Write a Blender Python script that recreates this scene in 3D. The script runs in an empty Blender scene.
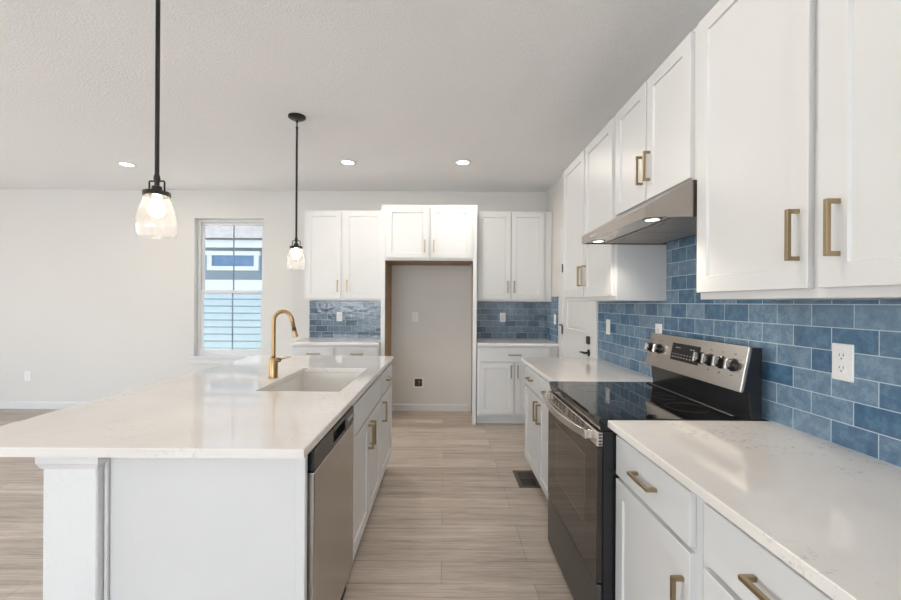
import bpy, bmesh, math, random
from mathutils import Vector, Matrix
random.seed(7)
scene = bpy.context.scene
COL = scene.collection
PI = math.pi

# ------------------------------------------------------------------ camera
CAM_Z = 1.36
cam_data = bpy.data.cameras.new('camera')
cam = bpy.data.objects.new('camera', cam_data)
COL.objects.link(cam)
cam_data.sensor_width = 36.0
cam_data.lens = 36.0 * 420.0 / 901.0
cam_data.shift_x = 5.5 / 901.0
cam_data.shift_y = 2.5 / 901.0
cam_data.clip_start = 0.02
cam.matrix_world = (Matrix.Translation((0, 0, CAM_Z)) @ Matrix.Rotation(-0.0058, 4, 'Y')
                    @ Matrix.Rotation(PI / 2, 4, 'X'))
scene.camera = cam

# ------------------------------------------------------------------ sky, daylight, exposure
world = bpy.data.worlds.new('sky')
scene.world = world
world.use_nodes = True
wn = world.node_tree
bg = wn.nodes['Background']
sky = wn.nodes.new('ShaderNodeTexSky')
sky.sky_type = 'NISHITA'
sky.sun_disc = False
sky.sun_elevation = math.radians(48)
sky.sun_rotation = math.radians(-90)
sky.air_density = 1.0
sky.dust_density = 2.0
wn.links.new(sky.outputs[0], bg.inputs[0])
bg.inputs[1].default_value = 0.42


def area(name, loc, rot, sx, sy, power, color):
    l = bpy.data.lights.new(name, 'AREA')
    l.shape = 'RECTANGLE'
    l.size, l.size_y = sx, sy
    l.energy = power
    l.color = color
    o = bpy.data.objects.new(name, l)
    COL.objects.link(o)
    o.location = loc
    o.rotation_euler = rot
    return o


DAY = (0.82, 0.91, 1.0)
# daylight through the patio door of the left wall; at the windows behind the camera
# an added area lamp, tilted upward to brighten the ceiling
area('daylight_left', (-7.40, 0.60, 1.25), (0, -PI / 2, 0), 2.2, 4.4, 66, (0.72, 0.86, 1.0))
area('rear_daylight_fill', (-2.10, -6.35, 1.45), (PI / 2 + math.radians(70), 0, 0), 5.6, 2.1, 420, (0.87, 0.935, 1.0))

sun = bpy.data.lights.new('sun', 'SUN')
sun.energy = 17.0
sun.angle = math.radians(0.6)
sun.color = (1.0, 0.98, 0.95)
sun_o = bpy.data.objects.new('sun', sun)
COL.objects.link(sun_o)
sun_o.rotation_euler = Vector((0.62, 0.035, -0.78)).to_track_quat('-Z', 'Y').to_euler()

scene.view_settings.view_transform = 'Standard'
scene.view_settings.look = 'None'
scene.view_settings.gamma = 1.0
scene.view_settings.use_curve_mapping = False
scene.view_settings.exposure = 0.42

# ------------------------------------------------------------------ materials


def new_mat(name):
    m = bpy.data.materials.new(name)
    m.use_nodes = True
    nt = m.node_tree
    return m, nt, nt.nodes['Principled BSDF']


def lk(nt, a, b):
    nt.links.new(a, b)


def coords(nt, scale=(1, 1, 1), loc=(0, 0, 0)):
    g = nt.nodes.new('ShaderNodeNewGeometry')
    mp = nt.nodes.new('ShaderNodeMapping')
    mp.inputs['Scale'].default_value = scale
    mp.inputs['Location'].default_value = loc
    lk(nt, g.outputs['Position'], mp.inputs['Vector'])
    return mp.outputs[0]


def noise(nt, vec, scale, detail=3, rough=0.5):
    n = nt.nodes.new('ShaderNodeTexNoise')
    n.inputs['Scale'].default_value = scale
    n.inputs['Detail'].default_value = detail
    n.inputs['Roughness'].default_value = rough
    lk(nt, vec, n.inputs['Vector'])
    return n.outputs['Fac']


def ramp(nt, fac, stops):
    r = nt.nodes.new('ShaderNodeValToRGB')
    e = r.color_ramp.elements
    while len(e) < len(stops):
        e.new(0.5)
    for i, (p, c) in enumerate(stops):
        e[i].position = p
        e[i].color = (c[0], c[1], c[2], 1)
    lk(nt, fac, r.inputs['Fac'])
    return r.outputs['Color']


def mixc(nt, fac, a, b, mode='MIX'):
    m = nt.nodes.new('ShaderNodeMix')
    m.data_type = 'RGBA'
    m.blend_type = mode
    for sock, val in ((m.inputs[0], fac), (m.inputs[6], a), (m.inputs[7], b)):
        if hasattr(val, 'is_output') or isinstance(val, bpy.types.NodeSocket):
            lk(nt, val, sock)
        elif isinstance(val, (int, float)):
            sock.default_value = val
        else:
            sock.default_value = (val[0], val[1], val[2], 1)
    return m.outputs[2]


def bump(nt, bsdf, height, strength, dist=0.01):
    b = nt.nodes.new('ShaderNodeBump')
    b.inputs['Strength'].default_value = strength
    b.inputs['Distance'].default_value = dist
    lk(nt, height, b.inputs['Height'])
    lk(nt, b.outputs[0], bsdf.inputs['Normal'])
    return b


def simple(name, col, rough=0.5, metal=0.0, var=0.03, vscale=6.0, coat=0.0, spec=0.5):
    m, nt, p = new_mat(name)
    v = coords(nt)
    n = noise(nt, v, vscale, 2)
    lo = [max(0, c * (1 - var)) for c in col]
    hi = [min(1, c * (1 + var)) for c in col]
    lk(nt, ramp(nt, n, [(0.3, lo), (0.7, hi)]), p.inputs['Base Color'])
    p.inputs['Roughness'].default_value = rough
    p.inputs['Metallic'].default_value = metal
    p.inputs['Coat Weight'].default_value = coat
    p.inputs['Specular IOR Level'].default_value = spec
    return m


def paint(name, col, rough, bscale, bstr, bdist=0.004):
    m, nt, p = new_mat(name)
    v = coords(nt)
    n = noise(nt, v, 1.3, 2)
    lk(nt, ramp(nt, n, [(0.3, [c * 0.985 for c in col]), (0.7, col)]), p.inputs['Base Color'])
    p.inputs['Roughness'].default_value = rough
    bump(nt, p, noise(nt, v, bscale, 3, 0.6), bstr, bdist)
    return m


def brushed(name, col, rough, axis_scale):
    m, nt, p = new_mat(name)
    v = coords(nt, axis_scale)
    n = noise(nt, v, 1.0, 4, 0.6)
    lk(nt, ramp(nt, n, [(0.3, [c * 0.97 for c in col]), (0.7, col)]), p.inputs['Base Color'])
    mr = nt.nodes.new('ShaderNodeMapRange')
    mr.inputs['To Min'].default_value = rough * 0.97
    mr.inputs['To Max'].default_value = rough * 1.03
    lk(nt, n, mr.inputs['Value'])
    lk(nt, mr.outputs[0], p.inputs['Roughness'])
    p.inputs['Metallic'].default_value = 1.0
    return m


def emit(name, col, strength):
    m, nt, p = new_mat(name)
    p.inputs['Base Color'].default_value = (0.9, 0.9, 0.88, 1)
    p.inputs['Emission Color'].default_value = (*col, 1)
    p.inputs['Emission Strength'].default_value = strength
    return m


def thin_glass(name, tint, gloss_rough=0.02, milky=0.0, ripple=0.0, base_refl=0.04):
    m = bpy.data.materials.new(name)
    m.use_nodes = True
    nt = m.node_tree
    nt.nodes.clear()
    out = nt.nodes.new('ShaderNodeOutputMaterial')
    tr = nt.nodes.new('ShaderNodeBsdfTransparent')
    tr.inputs[0].default_value = (*tint, 1)
    gl = nt.nodes.new('ShaderNodeBsdfGlossy')
    gl.inputs['Roughness'].default_value = gloss_rough
    lw = nt.nodes.new('ShaderNodeLayerWeight')
    lw.inputs['Blend'].default_value = 0.5
    pw = nt.nodes.new('ShaderNodeMath')
    pw.operation = 'POWER'
    lk(nt, lw.outputs['Facing'], pw.inputs[0])
    pw.inputs[1].default_value = 3.5
    fr = nt.nodes.new('ShaderNodeMapRange')
    fr.inputs['To Min'].default_value = base_refl
    fr.inputs['To Max'].default_value = 0.7
    lk(nt, pw.outputs[0], fr.inputs['Value'])
    mx = nt.nodes.new('ShaderNodeMixShader')
    lk(nt, fr.outputs[0], mx.inputs[0])
    lk(nt, tr.outputs[0], mx.inputs[1])
    lk(nt, gl.outputs[0], mx.inputs[2])
    last = mx.outputs[0]
    v = coords(nt)
    if ripple > 0:
        b = nt.nodes.new('ShaderNodeBump')
        b.inputs['Strength'].default_value = ripple
        b.inputs['Distance'].default_value = 0.003
        lk(nt, noise(nt, v, 70, 2), b.inputs['Height'])
        lk(nt, b.outputs[0], gl.inputs['Normal'])
        lk(nt, b.outputs[0], lw.inputs['Normal'])
    if milky > 0:
        tl = nt.nodes.new('ShaderNodeBsdfTranslucent')
        tl.inputs[0].default_value = (0.95, 0.93, 0.9, 1)
        m2 = nt.nodes.new('ShaderNodeMixShader')
        vor = nt.nodes.new('ShaderNodeTexVoronoi')
        vor.inputs['Scale'].default_value = 110
        lk(nt, v, vor.inputs['Vector'])
        mr = nt.nodes.new('ShaderNodeMapRange')
        mr.inputs['From Min'].default_value = 0.15
        mr.inputs['From Max'].default_value = 0.42
        mr.inputs['To Min'].default_value = min(1, milky * 2.4)
        mr.inputs['To Max'].default_value = milky * 0.7
        lk(nt, vor.outputs['Distance'], mr.inputs['Value'])
        lk(nt, mr.outputs[0], m2.inputs[0])
        lk(nt, last, m2.inputs[1])
        lk(nt, tl.outputs[0], m2.inputs[2])
        last = m2.outputs[0]
    lk(nt, last, out.inputs[0])
    return m


TILE_W, TILE_H = 0.1490, 0.0745
TILE_Z0 = 0.914


def tile_mat(name, axis, origin, c_lo, c_hi):
    m, nt, p = new_mat(name)
    g = nt.nodes.new('ShaderNodeNewGeometry')
    s = nt.nodes.new('ShaderNodeSeparateXYZ')
    lk(nt, g.outputs['Position'], s.inputs[0])
    c = nt.nodes.new('ShaderNodeCombineXYZ')

    def sub(sock, val):
        a = nt.nodes.new('ShaderNodeMath')
        a.operation = 'SUBTRACT'
        lk(nt, sock, a.inputs[0])
        a.inputs[1].default_value = val
        return a.outputs[0]
    lk(nt, sub(s.outputs[axis], origin - TILE_W * 40), c.inputs[0])
    lk(nt, sub(s.outputs[2], TILE_Z0), c.inputs[1])
    br = nt.nodes.new('ShaderNodeTexBrick')
    br.offset = 0.5
    br.inputs['Scale'].default_value = 1.0
    br.inputs['Brick Width'].default_value = TILE_W
    br.inputs['Row Height'].default_value = TILE_H
    br.inputs['Mortar Size'].default_value = 0.0016
    br.inputs['Mortar Smooth'].default_value = 0.15
    br.inputs['Bias'].default_value = -0.05
    br.inputs['Color1'].default_value = (*c_lo, 1)
    br.inputs['Color2'].default_value = (*c_hi, 1)
    br.inputs['Mortar'].default_value = (0.46, 0.55, 0.64, 1)
    lk(nt, c.outputs[0], br.inputs['Vector'])
    # cloudy glaze mottling, with reflective sheen patches painted into the color
    n1 = noise(nt, g.outputs['Position'], 24.0, 6, 0.68)
    patch = ramp(nt, n1, [(0.34, (0.70, 0.76, 0.83)), (0.47, (0.95, 0.96, 0.98)), (0.53, (1.0, 1.0, 1.0)), (0.565, (1.32, 1.27, 1.18)), (0.66, (1.08, 1.07, 1.04))])
    tint = mixc(nt, 1.0, br.outputs['Color'], patch, 'MULTIPLY')
    col = mixc(nt, br.outputs['Fac'], tint, (0.46, 0.55, 0.64))
    lk(nt, col, p.inputs['Base Color'])
    rr = nt.nodes.new('ShaderNodeMapRange')
    rr.inputs['To Min'].default_value = 0.10
    rr.inputs['To Max'].default_value = 0.7
    lk(nt, br.outputs['Fac'], rr.inputs['Value'])
    lk(nt, rr.outputs[0], p.inputs['Roughness'])
    # hand-made ripple plus sunk grout
    n2 = noise(nt, g.outputs['Position'], 22.0, 2)
    h = nt.nodes.new('ShaderNodeMath')
    h.operation = 'MULTIPLY_ADD'
    lk(nt, br.outputs['Fac'], h.inputs[0])
    h.inputs[1].default_value = -0.6
    lk(nt, n2, h.inputs[2])
    bump(nt, p, h.outputs[0], 0.35, 0.006)
    return m


def plank_mat(name):
    m, nt, p = new_mat(name)
    g = nt.nodes.new('ShaderNodeNewGeometry')
    br = nt.nodes.new('ShaderNodeTexBrick')
    br.offset = 0.37
    br.offset_frequency = 3
    br.inputs['Scale'].default_value = 1.0
    br.inputs['Brick Width'].default_value = 1.22
    br.inputs['Row Height'].default_value = 0.18
    br.inputs['Mortar Size'].default_value = 0.0011
    br.inputs['Mortar Smooth'].default_value = 0.3
    br.inputs['Color1'].default_value = (0.43, 0.365, 0.31, 1)
    br.inputs['Color2'].default_value = (0.58, 0.505, 0.44, 1)
    br.inputs['Mortar'].default_value = (0.17, 0.135, 0.11, 1)
    mp = nt.nodes.new('ShaderNodeMapping')
    mp.inputs['Location'].default_value = (20.3, 20.11, 0)
    lk(nt, g.outputs['Position'], mp.inputs['Vector'])
    lk(nt, mp.outputs[0], br.inputs['Vector'])
    grain = noise(nt, coords(nt, (1.6, 26, 1)), 1.0, 6, 0.65)
    gcol = ramp(nt, grain, [(0.28, (0.63, 0.60, 0.57)), (0.5, (0.98, 0.975, 0.97)), (0.72, (1.22, 1.22, 1.22))])
    fine = noise(nt, coords(nt, (6, 190, 1)), 1.0, 3, 0.6)
    fcol = ramp(nt, fine, [(0.35, (0.80, 0.785, 0.77)), (0.6, (1.06, 1.06, 1.06))])
    c1 = mixc(nt, 1.0, br.outputs['Color'], gcol, 'MULTIPLY')
    c2 = mixc(nt, 1.0, c1, fcol, 'MULTIPLY')
    lk(nt, c2, p.inputs['Base Color'])
    p.inputs['Roughness'].default_value = 0.42
    h = nt.nodes.new('ShaderNodeMath')
    h.operation = 'MULTIPLY_ADD'
    lk(nt, br.outputs['Fac'], h.inputs[0])
    h.inputs[1].default_value = -1.0
    lk(nt, fine, h.inputs[2])
    bump(nt, p, h.outputs[0], 0.12, 0.002)
    return m


def quartz_mat(name):
    m, nt, p = new_mat(name)
    v = coords(nt)
    base = noise(nt, v, 3.0, 4)
    bcol = ramp(nt, base, [(0.3, (0.74, 0.70, 0.665)), (0.7, (0.81, 0.775, 0.745))])
    # broken grey veins: distorted noise contour, kept only in patches
    w = noise(nt, coords(nt, (2.2, 5.0, 5.0)), 1.7, 7, 0.72)
    vein = ramp(nt, w, [(0.470, (0, 0, 0)), (0.498, (1, 1, 1)), (0.502, (1, 1, 1)), (0.525, (0, 0, 0))])
    speck = ramp(nt, noise(nt, v, 60.0, 3, 0.7), [(0.50, (0, 0, 0)), (0.62, (1, 1, 1))])
    both = mixc(nt, 1.0, vein, speck, 'MULTIPLY')
    area_ = ramp(nt, noise(nt, v, 1.8, 2), [(0.45, (0, 0, 0)), (0.60, (1, 1, 1))])
    both = mixc(nt, 1.0, both, area_, 'MULTIPLY')
    k = nt.nodes.new('ShaderNodeMath')
    k.operation = 'MULTIPLY'
    lk(nt, both, k.inputs[0])
    k.inputs[1].default_value = 0.7
    lk(nt, mixc(nt, k.outputs[0], bcol, (0.30, 0.275, 0.255)), p.inputs['Base Color'])
    p.inputs['Roughness'].default_value = 0.055
    return m


M = {}
M['cab'] = simple('white_cabinet_paint', (0.685, 0.685, 0.685), 0.38, var=0.008)
M['trim'] = simple('white_trim_paint', (0.685, 0.685, 0.685), 0.42, var=0.008)
M['wall'] = paint('wall_paint', (0.69, 0.67, 0.64), 0.75, 90, 0.08)
M['ceil'] = paint('ceiling_texture', (0.92, 0.915, 0.91), 0.9, 85, 0.7, 0.009)
M['drywall'] = paint('textured_drywall', (0.76, 0.765, 0.765), 0.7, 75, 0.55, 0.008)
M['floor'] = plank_mat('plank_flooring')
M['quartz'] = quartz_mat('white_quartz')
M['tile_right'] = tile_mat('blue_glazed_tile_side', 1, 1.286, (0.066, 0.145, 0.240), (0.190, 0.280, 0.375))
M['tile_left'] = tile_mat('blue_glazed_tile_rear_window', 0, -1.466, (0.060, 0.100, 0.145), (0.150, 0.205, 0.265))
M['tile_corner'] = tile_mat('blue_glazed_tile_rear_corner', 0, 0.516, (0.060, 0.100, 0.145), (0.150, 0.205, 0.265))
M['steel'] = brushed('brushed_steel', (0.50, 0.475, 0.45), 0.27, (3, 3, 7))
M['steel_h'] = brushed('brushed_steel_lengthwise', (0.35, 0.315, 0.285), 0.24, (40, 3, 40))
M['steel_refl_dark'] = brushed('steel_dark_reflection', (0.13, 0.13, 0.135), 0.33, (3, 3, 6))  # stainless drawer front, its dark reflections put into the base color
M['bronze'] = brushed('champagne_bronze', (0.37, 0.285, 0.178), 0.33, (200, 200, 200))
M['faucet'] = brushed('brushed_gold_bronze', (0.41, 0.27, 0.14), 0.36, (150, 150, 150))
M['black'] = simple('black_enamel', (0.012, 0.012, 0.014), 0.22, var=0.1)
M['blackmatte'] = simple('matte_black_metal', (0.012, 0.012, 0.012), 0.45, var=0.1)
M['oil'] = simple('oil_rubbed_bronze', (0.020, 0.016, 0.014), 0.4, metal=0.3, var=0.15)
M['glassblack'] = simple('black_ceramic_glass', (0.006, 0.006, 0.007), 0.04, var=0.05)
M['ovenglass'] = simple('smoked_oven_glass', (0.024, 0.019, 0.016), 0.05, var=0.05, spec=0.55)
M['ovenwin'] = simple('oven_window_glass', (0.050, 0.041, 0.034), 0.05, var=0.05, spec=0.55)
M['winline'] = simple('oven_window_border', (0.16, 0.14, 0.12), 0.2)
M['steel_bright'] = brushed('satin_steel', (0.68, 0.635, 0.585), 0.26, (60, 3, 60))
M['ring'] = simple('burner_ring_print', (0.05, 0.05, 0.052), 0.15)
M['raw'] = simple('raw_wood_panel', (0.34, 0.22, 0.125), 0.6, var=0.2, vscale=14)
M['porcelain'] = simple('white_sink_composite', (0.77, 0.74, 0.70), 0.25, var=0.01)
M['plastic'] = simple('white_plastic', (0.82, 0.82, 0.81), 0.35, var=0.005)
M['slot'] = simple('dark_slot', (0.03, 0.028, 0.026), 0.6)
M['boxdark'] = simple('dark_box_interior', (0.06, 0.045, 0.035), 0.7, var=0.3, vscale=60)
M['register'] = simple('brown_register_metal', (0.085, 0.068, 0.055), 0.45)
M['legend'] = simple('grey_legend_print', (0.55, 0.55, 0.55), 0.5)
M['filter'] = simple('grease_filter_mesh', (0.42, 0.385, 0.355), 0.45, metal=0.6, var=0.25, vscale=300)
M['pane'] = thin_glass('window_glass', (0.96, 0.98, 0.985))
M['shade'] = thin_glass('seeded_glass', (0.985, 0.98, 0.975), 0.03, milky=0.09, ripple=0.6)
M['bulb'] = emit('warm_bulb', (1.0, 0.86, 0.64), 9.0)
M['can'] = emit('recessed_lens', (1.0, 0.95, 0.87), 6.0)
M['hoodlens'] = emit('hood_lens', (1.0, 0.92, 0.80), 3.0)
M['siding_pale'] = simple('pale_blue_siding', (0.44, 0.53, 0.57), 0.7, var=0.02)
M['siding_dark'] = simple('grey_blue_siding', (0.20, 0.25, 0.295), 0.7, var=0.02)
M['ext_white'] = simple('exterior_white_trim', (0.66, 0.66, 0.66), 0.6, var=0.01)
M['ext_glass'] = simple('exterior_window_glass', (0.12, 0.22, 0.36), 0.08, var=0.1)
M['shingle'] = simple('weathered_pale_shingles', (0.075, 0.075, 0.078), 0.9, var=0.3, vscale=9)
M['lap_shadow'] = simple('lap_shadow_backing', (0.10, 0.14, 0.17), 0.8)  # dark backing that paints the shadow lines between the lapped boards
M['grass'] = simple('dry_ground', (0.30, 0.30, 0.24), 0.95, var=0.2, vscale=3)

# ------------------------------------------------------------------ mesh helpers
ORG = {}


def bx(bm, lo, hi, bev=0.0, segs=1):
    t = bmesh.new()
    bmesh.ops.create_cube(t, size=1.0)
    lo, hi = Vector(lo), Vector(hi)
    a = Vector((min(lo.x, hi.x), min(lo.y, hi.y), min(lo.z, hi.z)))
    b = Vector((max(lo.x, hi.x), max(lo.y, hi.y), max(lo.z, hi.z)))
    for v in t.verts:
        v.co = Vector((a[i] + (v.co[i] + 0.5) * (b[i] - a[i]) for i in range(3)))
    if bev > 0:
        bmesh.ops.bevel(t, geom=list(t.edges), offset=min(bev, min(b - a) * 0.45), segments=segs, profile=0.5, affect='EDGES')
    merge(bm, t)


def merge(bm, t, smooth=None):
    mp = {}
    for v in t.verts:
        mp[v] = bm.verts.new(v.co)
    for f in t.faces:
        nf = bm.faces.new([mp[v] for v in f.verts])
        nf.smooth = f.smooth if smooth is None else smooth
    t.free()


def prism(bm, poly, axis, a, b, bev=0.0):
    """poly: 2-D points; axis: the extrusion axis; the remaining axes take the points in order."""
    t = bmesh.new()
    oth = [i for i in range(3) if i != axis]

    def P(p, k):
        c = [0, 0, 0]
        c[axis] = k
        c[oth[0]], c[oth[1]] = p
        return t.verts.new(c)
    A = [P(p, a) for p in poly]
    Bv = [P(p, b) for p in poly]
    t.faces.new(A)
    t.faces.new(list(reversed(Bv)))
    n = len(poly)
    for i in range(n):
        t.faces.new([A[i], Bv[i], Bv[(i + 1) % n], A[(i + 1) % n]])
    bmesh.ops.recalc_face_normals(t, faces=t.faces)
    if bev > 0:
        bmesh.ops.bevel(t, geom=list(t.edges), offset=bev, segments=1, affect='EDGES')
    merge(bm, t)


def lathe(bm, prof, c, segs=32, axis=(0, 0, 1), closed=False):
    t = bmesh.new()
    q = Vector((0, 0, 1)).rotation_difference(Vector(axis).normalized())
    c = Vector(c)
    rings = []
    for r, z in prof:
        if r < 1e-6:
            rings.append([t.verts.new(c + q @ Vector((0, 0, z)))])
        else:
            rings.append([t.verts.new(c + q @ Vector((r * math.cos(2 * PI * k / segs), r * math.sin(2 * PI * k / segs), z))) for k in range(segs)])
    pairs = list(zip(rings[:-1], rings[1:]))
    if closed:
        pairs.append((rings[-1], rings[0]))
    for A, B in pairs:
        for k in range(segs):
            k2 = (k + 1) % segs
            if len(A) == 1 and len(B) == 1:
                continue
            if len(A) == 1:
                f = t.faces.new([A[0], B[k2], B[k]])
            elif len(B) == 1:
                f = t.faces.new([A[k], A[k2], B[0]])
            else:
                f = t.faces.new([A[k], A[k2], B[k2], B[k]])
            f.smooth = True
    if not closed:
        for R in (rings[0], rings[-1]):
            if len(R) > 2:
                t.faces.new(R)
    bmesh.ops.recalc_face_normals(t, faces=t.faces)
    sharp = [e for e in t.edges if len(e.link_faces) == 2 and e.calc_face_angle(0) > math.radians(40)]
    if sharp:
        bmesh.ops.split_edges(t, edges=sharp)
    merge(bm, t)


def cyl(bm, p0, p1, r, segs=20):
    p0, p1 = Vector(p0), Vector(p1)
    L = (p1 - p0).length
    lathe(bm, [(r, 0), (r, L)], p0, segs, p1 - p0)


def tube(bm, pts, r, segs=14):
    pts = [Vector(p) for p in pts]
    rs = r if isinstance(r, (list, tuple)) else [r] * len(pts)
    t = bmesh.new()
    tan = []
    for i in range(len(pts)):
        a = pts[max(i - 1, 0)]
        b = pts[min(i + 1, len(pts) - 1)]
        tan.append((b - a).normalized())
    ref = Vector((0, 0, 1)) if abs(tan[0].z) < 0.9 else Vector((0, 1, 0))
    u = tan[0].cross(ref).normalized()
    rings = []
    for i, p in enumerate(pts):
        u = (u - tan[i] * u.dot(tan[i])).normalized()
        w = tan[i].cross(u)
        rings.append([t.verts.new(p + (u * math.cos(2 * PI * k / segs) + w * math.sin(2 * PI * k / segs)) * rs[i]) for k in range(segs)])
    for A, B in zip(rings[:-1], rings[1:]):
        for k in range(segs):
            f = t.faces.new([A[k], A[(k + 1) % segs], B[(k + 1) % segs], B[k]])
            f.smooth = True
    t.faces.new(rings[0])
    t.faces.new(rings[-1])
    bmesh.ops.recalc_face_normals(t, faces=t.faces)
    merge(bm, t)


def sweep_rect(bm, pts, half_u, half_v, up):
    """rectangular bar along pts; half_v along 'up'"""
    pts = [Vector(p) for p in pts]
    up = Vector(up)
    t = bmesh.new()
    rings = []
    for i, p in enumerate(pts):
        d = (pts[min(i + 1, len(pts) - 1)] - pts[max(i - 1, 0)]).normalized()
        s = d.cross(up).normalized()
        rings.append([t.verts.new(p + s * a * half_u + up * b * half_v) for a, b in ((-1, -1), (1, -1), (1, 1), (-1, 1))])
    for A, B in zip(rings[:-1], rings[1:]):
        for k in range(4):
            t.faces.new([A[k], A[(k + 1) % 4], B[(k + 1) % 4], B[k]])
    t.faces.new(rings[0])
    t.faces.new(rings[-1])
    bmesh.ops.recalc_face_normals(t, faces=t.faces)
    bmesh.ops.bevel(t, geom=list(t.edges), offset=min(half_u, half_v) * 0.35, segments=1, affect='EDGES')
    merge(bm, t)


def mesh_obj(name, bm, mat, parent=None):
    """Links the bmesh (world coordinates) as ONE mesh object, under parent if given."""
    if parent is not None:
        org = ORG[parent.name]
    else:
        xs = [v.co for v in bm.verts]
        org = Vector(((min(c.x for c in xs) + max(c.x for c in xs)) / 2, (min(c.y for c in xs) + max(c.y for c in xs)) / 2, min(c.z for c in xs)))
    for v in bm.verts:
        v.co = v.co - org
    me = bpy.data.meshes.new(name)
    bm.to_mesh(me)
    bm.free()
    me.materials.append(mat)
    o = bpy.data.objects.new(name, me)
    COL.objects.link(o)
    if parent is not None:
        o.parent = parent
    else:
        o.location = org
    ORG[o.name] = org
    return o


def thing(name, label, cat, loc, group=None):
    o = bpy.data.objects.new(name, None)
    o.empty_display_size = 0.1
    COL.objects.link(o)
    o.location = loc
    ORG[o.name] = Vector(loc)
    return tag(o, label, cat, group)


def tag(o, label, cat, group=None):
    o['label'] = label
    o['category'] = cat
    if group:
        o['group'] = group
    return o


def structure(o):
    o['kind'] = 'structure'
    return o


def one_box(name, lo, hi, mat, parent=None, bev=0.0):
    bm = bmesh.new()
    bx(bm, lo, hi, bev)
    return mesh_obj(name, bm, mat, parent)


class Face:
    """A vertical facing plane: o origin on the plane (z=0), u along it, n out of it."""

    def __init__(self, o, u, n):
        self.o, self.u, self.n = Vector(o), Vector(u), Vector(n)

    def p(self, a, z, c=0.0):
        q = self.o + self.u * a + self.n * c
        return Vector((q.x, q.y, z))


def shaker(bm, F, a0, a1, z0, z1, t=0.019, rail=0.058, rec=0.008, c0=0.0, stile=None):
    """Five-piece door: flat rails around a recessed panel."""
    T = bmesh.new()
    e = 0.0016

    st = stile or rail

    def ring(ia, iz, c):
        return [T.verts.new(F.p(x, z, c)) for x, z in ((a0 + ia, z0 + iz), (a1 - ia, z0 + iz), (a1 - ia, z1 - iz), (a0 + ia, z1 - iz))]
    rings = [ring(0, 0, c0), ring(0, 0, c0 + t - e), ring(e, e, c0 + t), ring(st, rail, c0 + t), ring(st + 0.0025, rail + 0.0025, c0 + t - rec)]
    for A, B in zip(rings[:-1], rings[1:]):
        for k in range(4):
            T.faces.new([A[k], A[(k + 1) % 4], B[(k + 1) % 4], B[k]])
    T.faces.new(rings[-1])
    T.faces.new(list(reversed(rings[0])))
    bmesh.ops.recalc_face_normals(T, faces=T.faces)
    merge(bm, T)


def slab(bm, F, a0, a1, z0, z1, t=0.019, c0=0.0, e=0.0016):
    p, q = F.p(a0, z0, c0), F.p(a1, z1, c0 + t)
    bx(bm, p, q, e)


def bar_pull(bm, F, a, z, length, vertical, c0=0.0, proj=0.034, th=0.0115):
    """Square bar pull on two square legs."""
    h = length / 2
    if vertical:
        bx(bm, F.p(a - th / 2, z - h, c0 + proj - th), F.p(a + th / 2, z + h, c0 + proj), 0.0012)
        for s in (-1, 1):
            zz = z + s * (h - th / 2)
            bx(bm, F.p(a - th / 2, zz - th / 2, c0), F.p(a + th / 2, zz + th / 2, c0 + proj - th + 0.002), 0.0008)
    else:
        bx(bm, F.p(a - h, z - th / 2, c0 + proj - th), F.p(a + h, z + th / 2, c0 + proj), 0.0012)
        for s in (-1, 1):
            aa = a + s * (h - th / 2)
            bx(bm, F.p(aa - th / 2, z - th / 2, c0), F.p(aa + th / 2, z + th / 2, c0 + proj - th + 0.002), 0.0008)


PULL = 0.139


def add_door(root, F, a0, a1, z0, z1, handle=None, t=0.019, c0=0.0, stile=None):
    bm = bmesh.new()
    shaker(bm, F, a0, a1, z0, z1, t, c0=c0, stile=stile)
    d = mesh_obj('door', bm, M['cab'], root)
    if handle:
        bm = bmesh.new()
        bar_pull(bm, F, handle[0], handle[1], PULL, True, c0 + t)
        mesh_obj('handle', bm, M['bronze'], d)
    return d


def add_drawer(root, F, a0, a1, z0, z1, handle=True, t=0.019, c0=0.0):
    bm = bmesh.new()
    slab(bm, F, a0, a1, z0, z1, t, c0)
    d = mesh_obj('drawer', bm, M['cab'], root)
    if handle:
        bm = bmesh.new()
        bar_pull(bm, F, (a0 + a1) / 2, (z0 + z1) / 2, PULL, False, c0 + t)
        mesh_obj('handle', bm, M['bronze'], d)
    return d


def base_body(root, F, a0, a1, depth, top=0.884, kick=0.075, kh=0.105):
    """Carcass with a recessed toe kick, one mesh."""
    bm = bmesh.new()
    bx(bm, F.p(a0, kh, 0), F.p(a1, top, -depth), 0.001)
    bx(bm, F.p(a0 + 0.001, 0.0, -kick), F.p(a1 - 0.001, kh + 0.002, -depth + 0.002))
    return mesh_obj('body', bm, M['cab'], root)


# ------------------------------------------------------------------ the room
XR, YB, ZC = 1.262, 5.26, 2.75
XL, YF = -7.5, -6.5
WX0, WX1, WZ0, WZ1 = -3.144, -2.275, 0.664, 2.40

bm = bmesh.new(); bx(bm, (XL - 0.15, YF - 0.15, -0.1), (XR + 0.15, YB + 0.15, 0.0))
structure(mesh_obj('floor', bm, M['floor']))
bm = bmesh.new(); bx(bm, (XL - 0.15, YF - 0.15, ZC), (XR + 0.15, YB + 0.15, ZC + 0.1))
structure(mesh_obj('ceiling', bm, M['ceil']))
bm = bmesh.new(); bx(bm, (XR, YF, 0), (XR + 0.15, YB, ZC))
structure(mesh_obj('wall_right', bm, M['wall']))


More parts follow.
